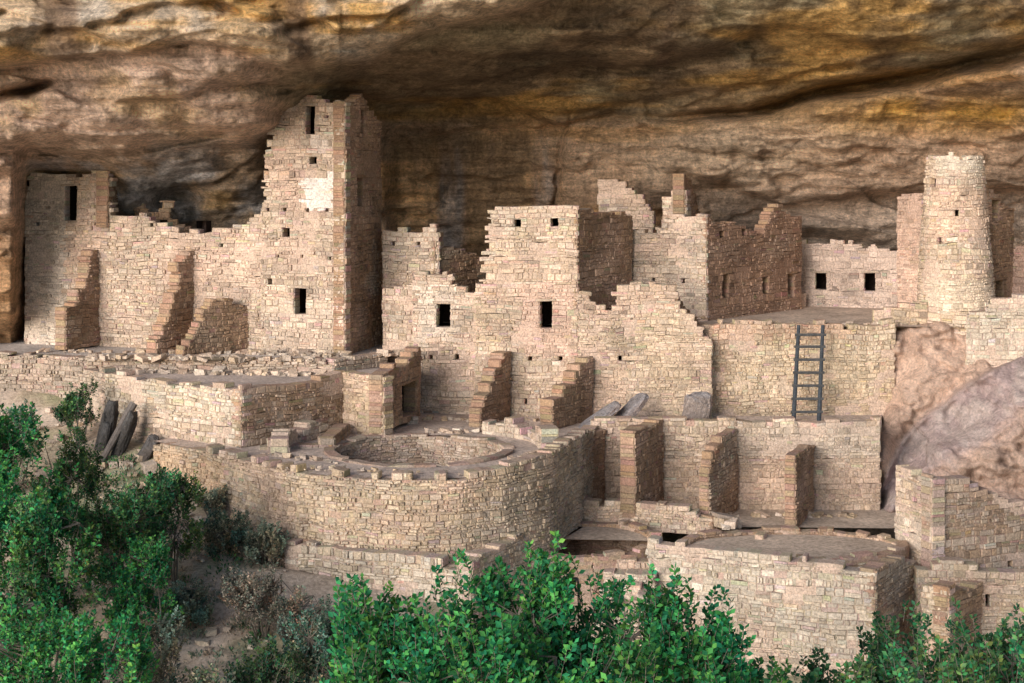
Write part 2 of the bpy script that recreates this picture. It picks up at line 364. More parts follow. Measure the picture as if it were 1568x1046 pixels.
an=np.radians(np.linspace(188,120,14)); wall(B,[(KA[0]+3.5*math.cos(a),KA[1]+3.2*math.sin(a)) for a in an],[(0,-1.55),(.6,-1.45),(.8,-1.2),(1.4,-1.55),(2.2,-1.35),(3,-1.6),(9,-1.65)],-1.9,pal=PINK+GREY,th=.5,rag=.15)
an=np.radians(np.linspace(60,5,14)); wall(B,[(KA[0]+3.3*math.cos(a),KA[1]+3.0*math.sin(a)) for a in an],[(0,-1.6),(1.0,-1.3),(1.6,-1.6),(2.5,-1.4),(9,-1.6)],-1.9,pal=PINK+GREY,th=.5,rag=.15)
wpx(B,(400,44.2),(512,44.6),[(400,684),(440,676),(470,682),(512,672)],zb=-1.95,pal=GREY+PINK[:2],rag=.12)
wpx(B,(512,44.6),(536,46.8),[(512,668),(536,652)],zb=-1.95,pal=SHADE_RED,rag=.05)
wpx(B,(520,47.6),(640,48.6),[(520,648),(560,640),(600,652),(640,640)],zb=-1.95,pal=GREY+PINK[:2],rag=.15)
wpx(B,(768,46.5),(900,47.4),[(768,668),(800,672),(850,660),(900,655)],zb=-1.95,pal=GREY+PINK[:2],rag=.15)
B.obj('rim_wall',M_STONE)
B=Buf()
wpx(B,(905,47.2),(1348,47),[(905,652),(925,640),(1000,641),(1060,645),(1200,644),(1290,648),(1348,643)],zb=-4.2,pal=PINK+TAN[:2],tints=[(1120,650,1348,700,(.48,.39,.32),.5),(905,700,1348,790,(.52,.38,.29),.4)])
B.obj('recess_wall',M_STONE)
buttress('pilaster_wall',(973,44.9),(1016,47.1),[(973,662),(990,655),(1004,650),(1016,640)],[(973,785),(1016,776)],th=.45)
buttress('pilaster_wall',(1086,45.0),(1130,47),[(1086,720),(1090,690),(1100,682),(1108,668),(1130,655)],[(1086,795),(1130,786)],th=.3)
buttress('pilaster_wall',(1218,44.6),(1247,46.9),[(1218,705),(1226,690),(1247,684)],[(1218,812),(1247,790)],th=.3)
buttress('pilaster_wall',(868,45.6),(926,47.1),[(868,735),(880,722),(892,700),(905,690),(910,665),(926,655)],[(868,775),(926,770)],th=.3)
B=Buf()
wpx(B,(862,45.6),(1092,44.3),[(862,730),(880,726),(890,765),(960,770),(1040,775),(1075,790),(1092,800)],zb=-4.2,pal=PINK+TAN[:2])
wpx(B,(1090,44.3),(1130,44.9),[(1090,798),(1110,802),(1130,806)],zb=-4.2,pal=SHADE_RED)
wpx(B,(1130,43.6),(1190,43.2),[(1130,822),(1150,818),(1190,826)],zb=-4.2,pal=SHADE_RED+TAN)
B.obj('low_wall',M_STONE)
B=Buf()
wpx(B,(992,41.2),(1340,39.3),[(992,832),(1090,842),(1160,852),(1260,862),(1310,872),(1340,872)],zb=-7.2,pal=PALE,tints=[(992,830,1340,870,(.50,.40,.32),.3)],ch=(.08,.15),rag=.09)
wpx(B,(1340,39.3),(1412,42),[(1340,872),(1375,862),(1412,866)],zb=-7.2,pal=SHADE_RED+GREY[:2])
B.obj('front_retaining_wall',M_STONE)
B=Buf()
wpx(B,(395,42.2),(436,40.6),[(395,812),(436,832)],zb=-4.2,pal=TAN,relief=.035)
wpx(B,(436,40.6),(722,38.6),[(436,832),(520,842),(600,850),(722,868)],zb=[(0,-4.2),(2.2,-4.8),(5,-5.3)],pal=PALE+TAN[:2],relief=.035,rag=.1)
wpx(B,(722,38.6),(812,41.3),[(722,860),(770,836),(812,812)],zb=-5.6,pal=PALE+TAN)
wpx(B,(812,41.3),(995,41.3),[(812,850),(880,862),(995,858)],zb=-6.6,pal=PINK)
B.obj('lower_retaining_wall',M_STONE)
B=Buf()
for k in range(4):
    wpx(B,(925-6*k,40.9-.45*k),(1002-4*k,40.7-.45*k),[(925-6*k,880+22*k),(1002-4*k,876+22*k)],zb=-7,pal=PALE+PINK[:1],th=.6)
B.obj('stone_steps',M_STONE)
B=Buf()
wpx(B,(1370,43.4),(1426,41.7),[(1370,722),(1400,726),(1426,735)],zb=-4.7,pal=PINK+TAN[:2],holes=[(1396,760,1404,768)],tints=[(1370,780,1426,850,(.64,.54,.45),.5)])
wpx(B,(1426,41.7),(1700,44),[(1426,735),(1490,738),(1492,752),(1530,756),(1545,772),(1700,780)],zb=-5.2,pal=SHADE_RED+GREY,holes=[(1544,858,1552,868)])
wpx(B,(1405,41),(1700,40.6),[(1405,872),(1430,865),(1470,862),(1500,872),(1700,868)],zb=-7.5,pal=GREY+TAN[:2],holes=[(1508,912,1518,930)])
wpx(B,(1412,39.6),(1452,39.2),[(1412,902),(1452,905)],zb=-7.5,pal=TAN)
wpx(B,(1452,39.2),(1508,41),[(1452,905),(1508,898)],zb=-7.5,pal=SHADE_RED)
B.obj('lower_house',M_STONE)
# ================================================================ FLOORS
def floor(name,outer,z,holes=(),col=(.40,.32,.27)):
    loops=[[Vector((X(u,d),d,z)) for u,d in outer]]
    for c,rx,ry in holes: loops.append([Vector((c[0]+rx*math.cos(a),c[1]+ry*math.sin(a),z)) for a in np.linspace(0,2*math.pi,40,endpoint=False)])
    fl=[p for l in loops for p in l]; tr=tessellate_polygon(loops)
    B=Buf()
    for t in tr:
        P=[fl[i] for i in t]
        if (P[1]-P[0]).cross(P[2]-P[0]).z<0: P.reverse()
        B.face([tuple(p) for p in P],col)
    return B.obj(name,M_DIRT)
floor('plaza_floor',[(-260,51.65),(136,49.85),(340,49.35),(510,48.85),(590,50.4),(640,51.2),(700,52),(700,64),(-500,64)],-.01,col=(.50,.45,.42))
floor('platform_floor',[(122,49.6),(163,47.95),(369,44.75),(527,47.5),(587,46.5),(648,50),(600,51),(100,51)],-.34,col=(.50,.42,.38))
floor('courtyard_floor',[(235,45.6),(320,44.0),(385,42.5),(440,41.3),(500,40.65),(570,40.3),(640,40.2),(710,40.35),(770,40.8),(815,41.5),(845,42.4),(862,43.6),(915,47.4),(1350,47.2),(1350,51),(500,51)],-1.85,holes=[(KA,2.45,2.42)],col=(.52,.42,.36))
floor('lower_terrace_floor',[(722,38.8),(815,41.4),(862,43.4),(915,47.3),(1350,47.2),(1460,44.6),(1425,42),(1412,42.1),(1340,39.6),(992,41.4),(812,41.45)],-4.08,holes=[(KB,1.8,1.85),(KC,2.85,1.5)],col=(.50,.40,.32))
floor('upper_plaza_floor',[(640,51.8),(1062,50.1),(1370,50.5),(1480,50.2),(1900,49),(1900,64),(640,64)],.85,col=(.52,.42,.35))
floor('lower_ledge_floor',[(400,42.3),(437,40.8),(722,38.8),(812,41.45),(700,42),(450,43)],-3.72,col=(.50,.40,.31))
# ================================================================ CLIFF
us=np.concatenate([np.arange(-900,-60,20),np.arange(-60,1640,2.6),np.arange(1640,2600,20)])
vs=np.concatenate([np.array([-1500,-1200,-800,-500,-300,-200,-140,-90,-60,-40,-25]),np.arange(-15,480,2.0),np.arange(480,640,8)])
NT=11
U,V=np.meshgrid(us,vs)
tu=[-900,-60,20,46,200,400,450,600,860,1000,1200,1400,1568,2600]
tab={-1500:[70]*14,-800:[50]*14,-300:[44.6]*14,-100:[44.2]*14,
0:[44.2,44.2,44.2,44.2,44.2,44.2,44.2,44.6,45.6,46.5,46.7,46.3,45.8,44],
60:[44.8,44.8,44.6,44.6,44.4,44.4,44.5,45.4,48,49,48.8,48,47.5,46],
100:[46,45.6,45.5,45.5,45,45,45.4,48,51,51.3,51,50.5,50.3,48],
160:[47.5,47,46.8,46.8,46.4,47.6,51,54,55.0,54.7,54,53.4,53,51],
200:[49,48,47.6,47.8,47.6,50,53.2,55.9,56.1,55.5,54.6,54.1,53.9,52],
235:[50,49,48.6,50.5,50,53,54.8,56.4,56.7,56.1,55.3,54.8,54.4,52.5],
270:[51,50,49.8,54.6,52.2,54.6,55.8,57.2,57.5,56.8,56,55.5,55.2,53],
330:[51.5,50.8,50.6,55,54.6,56,56.8,58,58.6,58.4,58,57.4,56.9,54],
400:[52,51.3,51.2,55.5,57,57.5,57.5,59,59.8,60,59.6,59.1,58.2,55],
480:[52,51.8,52,56,58,59,59,60,60.5,60.5,60.3,60,59,56],
560:[53,53,54,57,60,61,61,61.5,61.5,61.5,61.5,61,60,56],
640:[53,53,54,57,60,61,61,61.5,61.5,61.5,61.5,61,60,56]}
tv=sorted(tab); cols=np.array([tab[k] for k in tv])
row=np.array([np.interp(us,tu,c) for c in cols])
D=np.array([np.interp(vs,tv,row[:,i]) for i in range(len(us))]).T
def blur(A,k,ax):
    ker=np.hanning(k+2)[1:-1]; ker/=ker.sum(); pad=[(0,0),(0,0)]; pad[ax]=(k//2,k//2)
    Ap=np.pad(A,pad,mode='edge'); return np.apply_along_axis(lambda m:np.convolve(m,ker,'valid'),ax,Ap)
D[NT:]=blur(D[NT:],17,0); Dw=blur(D,31,1); Dn=blur(D,5,1); wgt=sm((U-130)/10); D=Dn*(1-wgt)+Dw*wgt
wx=X(U,D); wz=Z(V,D); wy=D
nwob=fbm(wx*.5,wy*.1,wz*.5,4)*18
def pl(pts,n=1): return np.interp(U,[p[0] for p in pts],[p[1] for p in pts])+nwob*n
L1=pl([(-900,140),(0,104),(60,92),(180,80),(300,68),(380,82),(440,108),(560,92),(640,62),(760,32),(840,2),(1000,-80),(2600,-400)])
def win(a,b,w=15): return sm((U-a)/w)*sm((b-U)/w)
def ledge(L,amp,w=2.5,fade=60): return amp*sm((V-L)/w)*np.exp(-np.clip(V-L,0,None)/fade)
D2=D.copy()
D2+=ledge(L1,1.1,2,34)*win(-900,400,30)+ledge(L1,1.9,2.5,80)*sm((U-400)/30)
D2-=1.0*np.exp(-((V-L1+42)/34)**2)*win(-900,900,40)
L2=pl([(-900,170),(180,152),(300,142),(400,130),(470,138)]); D2+=ledge(L2,.9,2,26)*win(150,430)
L2b=pl([(-900,240),(0,215),(120,228),(260,215),(420,200)],1.3); D2+=ledge(L2b,.9,2.5,30)*win(-900,400)
L1b=pl([(-900,60),(0,46),(130,40),(200,20),(330,10),(440,40),(600,20),(700,-10)],1.6); D2+=ledge(L1b,.9,2,34)*win(-900,700,30)
L1c=pl([(300,-30),(420,14),(520,50),(640,40)],1.); D2+=ledge(L1c,.6,2,40)*win(330,640,20)
L1d=pl([(-900,20),(0,14),(200,70),(330,52),(420,70)],1.4); D2+=ledge(L1d,.45,1.8,20)*win(-900,430,20)
L0=pl([(-900,160),(0,148),(70,128)]); D2+=3*np.exp(-((V-L0)/8)**2)*win(-900,75,8)
L3=pl([(850,178),(1000,182),(1150,170),(1250,148),(1400,118),(1568,75),(2600,-60)],.5)
wd=np.interp(U,[850,1100,1300,1568],[5,7,12,18]); D2+=3.0*np.exp(-((V-L3)/wd)**2)*sm((U-1060)/40)
D2-=1.2*sm((V-L3-14)/4)*np.exp(-np.clip(V-L3-14,0,None)/45)*sm((U-1080)/60)
L3b=pl([(440,130),(600,150),(700,130),(860,100),(1000,96),(1120,60)],.8); D2+=ledge(L3b,1.3,2.5,40)*win(470,1120,40)
L3c=pl([(900,60),(1050,70),(1250,50),(1400,70),(1568,10)],1.5); D2+=ledge(L3c,.8,2.5,40)*win(900,1700,60)
L3d=pl([(700,176),(860,165),(1000,150),(1180,120),(1400,80)],1.2); D2+=ledge(L3d,.8,2.5,25)*win(700,1400,40)
L4=pl([(1040,262),(1120,284),(1200,312),(1280,306),(1350,296),(1568,290)],.5); D2+=1.6*sm((V-L4)/3)*np.exp(-np.clip(V-L4,0,None)/90)*win(1050,1700,12)
L4b=pl([(1200,215),(1350,232),(1568,205)],1.2); D2+=ledge(L4b,.5,2,30)*win(1180,1700,30)
L4c=pl([(860,215),(1000,222),(1200,240),(1400,262)],1.6); D2+=ledge(L4c,.4,2,22)*win(880,1400,40)
D2-=.9*np.exp(-((V-345)/16)**2)*win(1205,1380,8)
D2+=1.8*np.exp(-((U-272)/40)**2-((V-304+.12*(U-255))/18)**2)
A0=win(598,858,4)*sm((V-pl([(590,215),(640,205),(740,196),(858,190)],.5))/3); D2+=.8*A0
D2+=.5*np.exp(-((U-860-nwob*2.4)/3.5)**2)*sm((V-190)/10)
L5=pl([(590,160),(760,150),(850,190),(940,170),(1000,200)],.6); D2+=ledge(L5,1.2,2.5,34)*win(590,1010,15)
fin=sm((V+60)/20)
# rounded, exfoliated bosses separated by creases
bl=np.abs(fbm(wx*.26+11,wy*.12,wz*.62+2,3)); bl2=np.abs(fbm(wx*.7+31,wy*.3,wz*1.5+2,3))
D2-=(2.0*np.minimum(bl,.45)*np.where(U<520,1.0,.45)+.45*np.minimum(bl2,.4))*fin
hh=wz*.85+fbm(wx*.10,wy*.1,wz*.12,3)*2.6+.25*fbm(wx*.5,wy*.3,wz*.3,3); fr=hh-np.floor(hh)
am=np.clip(.25+1.5*fbm(wx*.14+np.floor(hh)*7.7,wy*.05,0*wz+np.floor(hh)*3.1,3),0,1)
D2+=.75*am*(1-fr)**1.5*sm(fr*40-1.2)*fin*.9
h2=wz*2.6+fbm(wx*.3+4,wy*.2,wz*.3,3)*2.2; f2=h2-np.floor(h2); am2=np.clip(.1+1.6*fbm(wx*.3+np.floor(h2)*5.3,wy*.1,np.floor(h2)*2.1,3),0,1)
D2+=.24*am2*(1-f2)*sm(f2*30-1.2)*fin
ps=fbm(wx*.16,wy*.1,wz*.35,5)*4.2; fl=np.floor(ps); fr2=ps-fl; plate=fl+sm((fr2-.5)*30)
D2+=.36*plate*fin
cr=np.exp(-((U-1160)/190)**2-((V-235)/48)**2)
ck3=fbm(wx*1.1+1,wy*.2,wz*3.0,3); D2+=.13*np.exp(-(ck3/.05)**2)*cr
D2+=.30*fbm(wx*.45,wy*.3,wz*.7+8,4)+.20*fbm(wx*1.6,wy*.5,wz*2.6,5)+.07*fbm(wx*5,wy*3,wz*7,3)+.4
P=np.dstack([X(U,D2),D2,Z(V,D2)])
def mixc(C,c,m): m=np.clip(m,0,1)[...,None]; return C*(1-m)+np.array(c)*m
n1=fbm(wx*.3,wy*.2,wz*.5,4); n2=fbm(wx*.8+9,wy*.3,wz*.9,5); n3=fbm(wx*.9,0*wx,wz*.12+4,5); n4=fbm(wx*.22+40,wy*.2,wz*1.3,5)
C=np.ones(P.shape)*np.array((.64,.44,.30)); C=mixc(C,(.50,.33,.22),.3+n1*1.4); C=mixc(C,(.72,.54,.40),n2*1.6); C=mixc(C,(.68,.38,.14),np.clip(n4*2.2-.25,0,.55))
up=sm((L1-V)/3); C=mixc(C,(.82,.62,.42),up*.9); C=mixc(C,(.80,.46,.14),up*np.clip(n4*3.6,0,.8)); C=mixc(C,(.62,.55,.48),up*np.clip(n2*2.4,0,.7)); C=mixc(C,(.26,.16,.10),up*np.clip(n3*2.8-.45,0,.7))
lf=win(-900,420,20)*sm((V-L1)/8)*sm((235-V)/20); C=mixc(C,(.80,.58,.46),lf*.85); C=mixc(C,(.80,.56,.30),lf*np.clip(n2*2,0,.6)); C=mixc(C,(.56,.40,.31),lf*np.clip(n1*3,0,.5))
dkc=win(40,420,8)*sm((V-225)/12); C=mixc(C,(.54,.42,.31),dkc*.6); C=mixc(C,(.58,.57,.60),dkc*np.clip(n2*3+.2,0,.75)); C=mixc(C,(.74,.47,.17),dkc*np.clip(n4*3-.2,0,.6))
el_=sm((36-U)/4)*sm((V-225)/15); C=mixc(C,(.72,.50,.38),el_*.7); C=mixc(C,(.60,.34,.15),el_*sm((V-360)/20)*.7)
ce=sm((V-L1)/6)*sm((L3-V)/6)*sm((U-440)/20); C=mixc(C,(.34,.245,.145),ce*.85); C=mixc(C,(.52,.43,.27),ce*np.clip(n1*2.4+.1,0,.75)); C=mixc(C,(.64,.37,.11),ce*np.clip(n4*3-.1,0,.75)); C=mixc(C,(.12,.085,.055),ce*np.clip(n2*3-.15,0,.6))  # ceiling behind the lip: darker base colour deepens its shade
C=mixc(C,(.54,.54,.57),A0*np.clip(n3*3.5+.15,0,.85)); C=mixc(C,(.68,.44,.23),A0*np.clip(-n3*3,0,.7)); C=mixc(C,(.20,.15,.11),A0*np.clip(n1*3-.3,0,.5))
og=np.exp(-((U-1430)/230)**2-((V-180)/34)**2); C=mixc(C,(.78,.43,.08),og*(.8+n2))
C=mixc(C,(.76,.60,.45),cr*.75)
rr=sm((U-1250)/60)*sm((V-205)/10)*sm((330-V)/10); C=mixc(C,(.70,.48,.34),rr*.7)
gm=sm((V-300)/15)*sm((U-1030)/20); C=mixc(C,(.58,.49,.43),gm*.6)
C=mixc(C,(.20,.13,.09),np.clip(n3*3-1.1,0,.5))
C=mixc(C,(.20,.13,.10),np.exp(-(ck3/.06)**2)*.6*cr)
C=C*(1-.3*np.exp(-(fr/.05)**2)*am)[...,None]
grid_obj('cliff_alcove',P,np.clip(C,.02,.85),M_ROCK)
# rock outcrop under the round tower and big tilted slab
us2=np.arange(1325,1800,2.6); vs2=np.arange(478,800,2.3); U2,V2=np.meshgrid(us2,vs2)
def ip(pts): return np.interp(U2,[p[0] for p in pts],[p[1] for p in pts])
S=ip([(1325,780),(1360,715),(1385,668),(1420,632),(1480,592),(1568,540),(1700,470),(1800,430)])
w1=fbm(U2*.012,V2*.012,0*U2,4)
top1=ip([(1325,640),(1345,560),(1365,500),(1440,486),(1500,505),(1520,560),(1800,560)])
Db=50.9-.010*(V2-490)+2.2*np.exp(-(U2-1333)/14)*sm((650-V2)/10)
Db=Db+.9*((U2-1425)/90)**2*(U2<1425)
Db=Db+3.0*sm((top1-V2)/3)
xs=V2-(S+w1*14)
sl=np.where(xs>0,49.6-np.minimum(xs,70)*.036-np.clip(xs-70,0,None)*.006,60)
Dr=np.minimum(Db,sl+.0*xs)
Dr=Dr-.5*np.exp(-(xs/10)**2)*(xs>0)
Dr=Dr-1.9*np.exp(-((U2-1350)/22)**2-((V2-712)/50)**2)
pw=fbm(U2*.02+3,V2*.03,0*U2,4)*3; f2=np.floor(pw); Dr=Dr+.26*(f2+sm((pw-f2-.5)*18))+.5*w1+.30*fbm(U2*.05,V2*.05,0*U2,5)
Dr=Dr-.8*np.abs(fbm(U2*.012+5,V2*.014,0*U2,2))
cq=fbm(U2*.011+8,V2*.02,0*U2,3); Dr=Dr+.25*np.exp(-(cq/.018)**2)
cq2=fbm(U2*.02+31,V2*.014+5,0*U2,3); Dr=Dr+.18*np.exp(-(cq2/.018)**2)
Dr=blur(blur(Dr,3,0),3,1)
Dr=np.where((U2<1352)&(V2<650),np.maximum(Dr,50.6),Dr)
Pr=np.dstack([X(U2,Dr),Dr,Z(V2,Dr)])
cn=fbm(U2*.03,V2*.03,0*U2+3,5)
Cr=np.ones(Pr.shape)*np.array((.72,.51,.40)); Cr=mixc(Cr,(.56,.38,.29),cn*2); sl_m=sm(xs/3)*sm((95-xs+30*cn)/8)
Cr=mixc(Cr,(.50,.385,.385),sl_m*.88); Cr=mixc(Cr,(.66,.55,.50),sl_m*np.clip(cn*2.4,0,.65)); Cr=mixc(Cr,(.22,.15,.12),(np.exp(-(cq/.018)**2)+.7*np.exp(-(cq2/.016)**2))*.6)
grid_obj('rock_outcrop',Pr,Cr,M_BOULD)
# ================================================================ GROUND
def gz(x,y):
    x=np.asarray(x,float); y=np.asarray(y,float)
    l=np.interp(y,[0,15,25,30,36,40,44,46,48,50,64,200],[-14,-14,-10,-8,-5.5,-4.2,-3.0,-2.4,-1.8,-1.15,-1.0,-1])
    r=np.interp(y,[0,15,25,30,36,39.5,50,54,64,200],[-14,-14,-11,-9.4,-7.4,-6.7,-6.5,-3,-1,-1])
    x0=np.interp(y,[39.6,41.0],[-.4,-6.6]); t=sm((x-x0)*4)
    return l*(1-t)+r*t
def axis(a,b,st,far):
    f=np.arange(a,b,st); g=np.geomspace(1,far,16)
    return np.concatenate([a-g[::-1],f,b+g])
gx=axis(-20,20,.22,400); gy=np.concatenate([-np.geomspace(1,400,12)[::-1],np.linspace(0,26,30),np.arange(26.3,51,.22),np.linspace(51.5,70,12),[200,500]])
GX,GY=np.meshgrid(gx,gy); GZ=gz(GX,GY)+.22*fbm(GX*.6,GY*.6,0*GX,4)+.05*fbm(GX*3,GY*3,0*GX,3)
gc=np.ones(GX.shape+(3,))*np.array((.46,.36,.28)); gn=fbm(GX*.7,GY*.7,0*GX+5,4)
gc=mixc(gc,(.30,.29,.18),gn*2+.15); gc=mixc(gc,(.58,.48,.40),-gn*2); gc=mixc(gc,(.60,.50,.39),sm((22-GY)))  # last mix pales the unseen near ground to bounce light onto the ceiling
g=grid_obj('ground',np.dstack([GX,GY,GZ]),gc,M_DIRT)
g.data.flip_normals()
# ================================================================ BOULDERS, SLABS, RUBBLE
import bmesh
def boulder(name,c,r,rot,col,col2,sub=6,amp=.16,seed=0):
    bm=bmesh.new(); bmesh.ops.create_icosphere(bm,subdivisions=sub,radius=1)
    co=np.array([v.co[:] for v in bm.verts]); s=seed*13.7
    e=np.sign(co)*np.abs(co)**.6; n=fbm(co[:,0]*1.3+s,co[:,1]*1.3,co[:,2]*1.3,5); n2=fbm(co[:,0]*3+s,co[:,1]*3,co[:,2]*6,4)
    st=np.floor(n2*4)/4
    e=e*(1+amp*n+amp*.25*st)[:,None]; e*=np.array(r)
    from mathutils import Euler
    Rm=np.array(Euler([math.radians(a) for a in rot]).to_matrix()); e=e@Rm.T+np.array(c)
    for v,p in zip(bm.verts,e): v.co=p
    me=bpy.data.meshes.new(name); bm.to_mesh(me); bm.free()
    nn=np.zeros(len(me.vertices)*3); me.vertices.foreach_get('normal',nn); nn=nn.reshape(-1,3)
    ca=me.color_attributes.new('Col','FLOAT_COLOR','POINT')
    m=sm((nn[:,2]-.35+n*.4)*8)[:,None]; cc=np.array(col)*(1-m)+np.array(col2)*m; cc=cc*(1+.35*n[:,None])
    ca.data.foreach_set('color',np.hstack([cc,np.ones((len(cc),1))]).astype(np.float32).ravel())
    me.polygons.foreach_set('use_smooth',[False]*len(me.polygons)); me.materials.append(M_BOULD)
    o=bpy.data.objects.new(name,me); bpy.context.collection.objects.link(o); return o
boulder('stone_slab',(X(962,48.3),48.3,-1.45),(.7,.35,.14),(0,-42,25),(.40,.32,.30),(.36,.33,.34),amp=.3,seed=4,sub=4)
boulder('stone_slab',(X(915,48),48,-1.6),(.85,.4,.12),(0,-34,10),(.40,.32,.30),(.36,.33,.34),amp=.3,seed=5,sub=4)
boulder('stone_slab',(X(1068,48.8),48.9,-1.45),(.4,.3,.5),(10,10,0),(.38,.31,.28),(.36,.33,.34),amp=.3,seed=8,sub=4)
boulder('stone_slab',(X(160,46.6),46.6,-2.0),(.22,.3,1.05),(0,12,0),(.11,.10,.095),(.13,.125,.125),amp=.4,seed=7,sub=4)
boulder('stone_slab',(X(188,46.2),46.2,-2.0),(.18,.3,.9),(0,22,0),(.11,.10,.095),(.13,.125,.125),amp=.4,seed=9,sub=4)
boulder('stone_slab',(X(225,46),46,-2.2),(.2,.25,.5),(0,35,0),(.14,.12,.11),(.16,.15,.15),amp=.4,seed=10,sub=4)
def rubble(name,regs):
    B=Buf()
    for (u0,d0,u1,d1,zf,n,smin,smax,pal) in regs:
        for _ in range(n):
            t=rnd.random(); d=d0+(d1-d0)*t+rnd.gauss(0,.12); u=u0+(u1-u0)*t+rnd.uniform(-6,6)
            if zf is None: d=rnd.uniform(d0,d1); u=rnd.uniform(u0,u1)
            x=X(u,d); z=float(gz(x,d)) if zf is None else zf
            s=rnd.uniform(smin,smax)*rnd.choice((.6,.8,1,1.3)); a=rnd.uniform(0,6.28); ca,sa=math.cos(a),math.sin(a)
            sx,sy,sz=s*rnd.uniform(.7,1.4),s*rnd.uniform(.6,1.1),s*rnd.uniform(.3,.7); tl=rnd.uniform(-.4,.4)
            p=[]
            for yy in (-1,1):
                for (xx,zz) in ((-1,-1),(1,-1),(1,1),(-1,1)):
                    px=xx*sx*rnd.uniform(.6,1); py=yy*sy*rnd.uniform(.6,1); pz=zz*sz*rnd.uniform(.6,1)+px*tl
                    p.append((x+px*ca-py*sa,d+px*sa+py*ca,z+sz*.5+pz))
            c=rnd.choice(pal); k=rnd.uniform(.7,1.15); B.box8(p,tuple(q*k for q in c))
    return B.obj(name,M_STONE)
rubble('rubble_stones',[(130,49.5,512,48.7,0.0,120,.06,.17,GREY+PINK),(60,51,400,50.6,0.0,60,.04,.12,PINK),(370,50.7,528,49.6,0.0,90,.05,.16,GREY+PINK),
 (140,48.9,500,47.9,-.33,130,.05,.16,GREY+PINK),(400,43.6,515,42.3,-1.85,30,.05,.15,GREY+PINK),(430,41.3,760,40.6,-1.8,40,.03,.08,GREY+TAN),
 (560,48.6,640,49.4,-1.85,20,.05,.14,PINK),(650,49.4,900,48.9,-1.85,50,.04,.12,PINK+TAN),(910,48.6,1340,48.6,-1.85,80,.04,.14,PINK+TAN),
 (920,46.2,1330,46.2,-4.1,90,.05,.16,PINK+TAN),(990,41.6,1330,40.2,-4.0,60,.05,.13,PALE),(1100,51,1400,51,.85,60,.04,.12,PINK),
 (590,50.3,640,50.3,0,30,.06,.2,PINK),(150,45,330,46.5,None,60,.06,.22,GREY),(0,44,420,49,None,160,.04,.16,GREY+PINK),(150,34,440,44,None,300,.04,.18,PALE+GREY),(450,41.4,700,40.2,-3.72,50,.04,.12,TAN),
 (1230,40.2,1500,40,-6.6,40,.05,.2,GREY),(1070,45,1120,44,-3.9,24,.1,.24,PINK),(780,42.6,850,43.5,-1.85,40,.06,.14,GREY+PINK),(660,47,860,47.2,-1.85,40,.05,.13,PINK)])
# ================================================================ LADDER
def tube(B,p,q,r0,r1,col,n=6,mi=0):
    p=Vector(p);q=Vector(q); d=(q-p).normalized(); a=d.orthogonal().normalized(); b=d.cross(a); k=len(B.v)
    for c,r in ((p,r0),(q,r1)):
        for i in range(n):
            t=2*math.pi*i/n; B.v.append(tuple(c+a*math.cos(t)*r+b*math.sin(t)*r))
    for i in range(n):
        j=(i+1)%n; B.f.append((k+i,k+j,k+n+j,k+n+i)); B.c.append(col); B.m.append(mi)
    B.f.append(tuple(k+n+i for i in range(n))); B.c.append(col); B.m.append(mi)
B=Buf(); wc=(.045,.052,.062)
def lad(u,t):
    d=49.0+.7*t; return Vector((X(u[0]+(u[1]-u[0])*t,d),d,-1.85+(Z(498,49.7)+1.85)*t))
Lr=(1215,1223);Rr=(1254,1260)
tube(B,lad(Lr,0),lad(Lr,1),.07,.055,wc,8); tube(B,lad(Rr,0),lad(Rr,1),.07,.055,wc,8)
for t in (.1,.235,.37,.505,.64,.775,.9): tube(B,lad(Lr,t)-Vector((.1,.03,0)),lad(Rr,t)+Vector((.1,-.03,0)),.045,.045,(.07,.07,.072),6)
B.obj('wooden_ladder',M_WOOD)
B=Buf(); tube(B,(X(300,49.3),49.0,.02),(X(345,49.2),48.9,.05),.07,.06,(.10,.08,.06),8); tube(B,(X(205,46.3),46.3,-.9),(X(150,45.6),45.6,-2.6),.12,.09,(.14,.12,.11),8)
B.obj('fallen_log',M_WOOD)
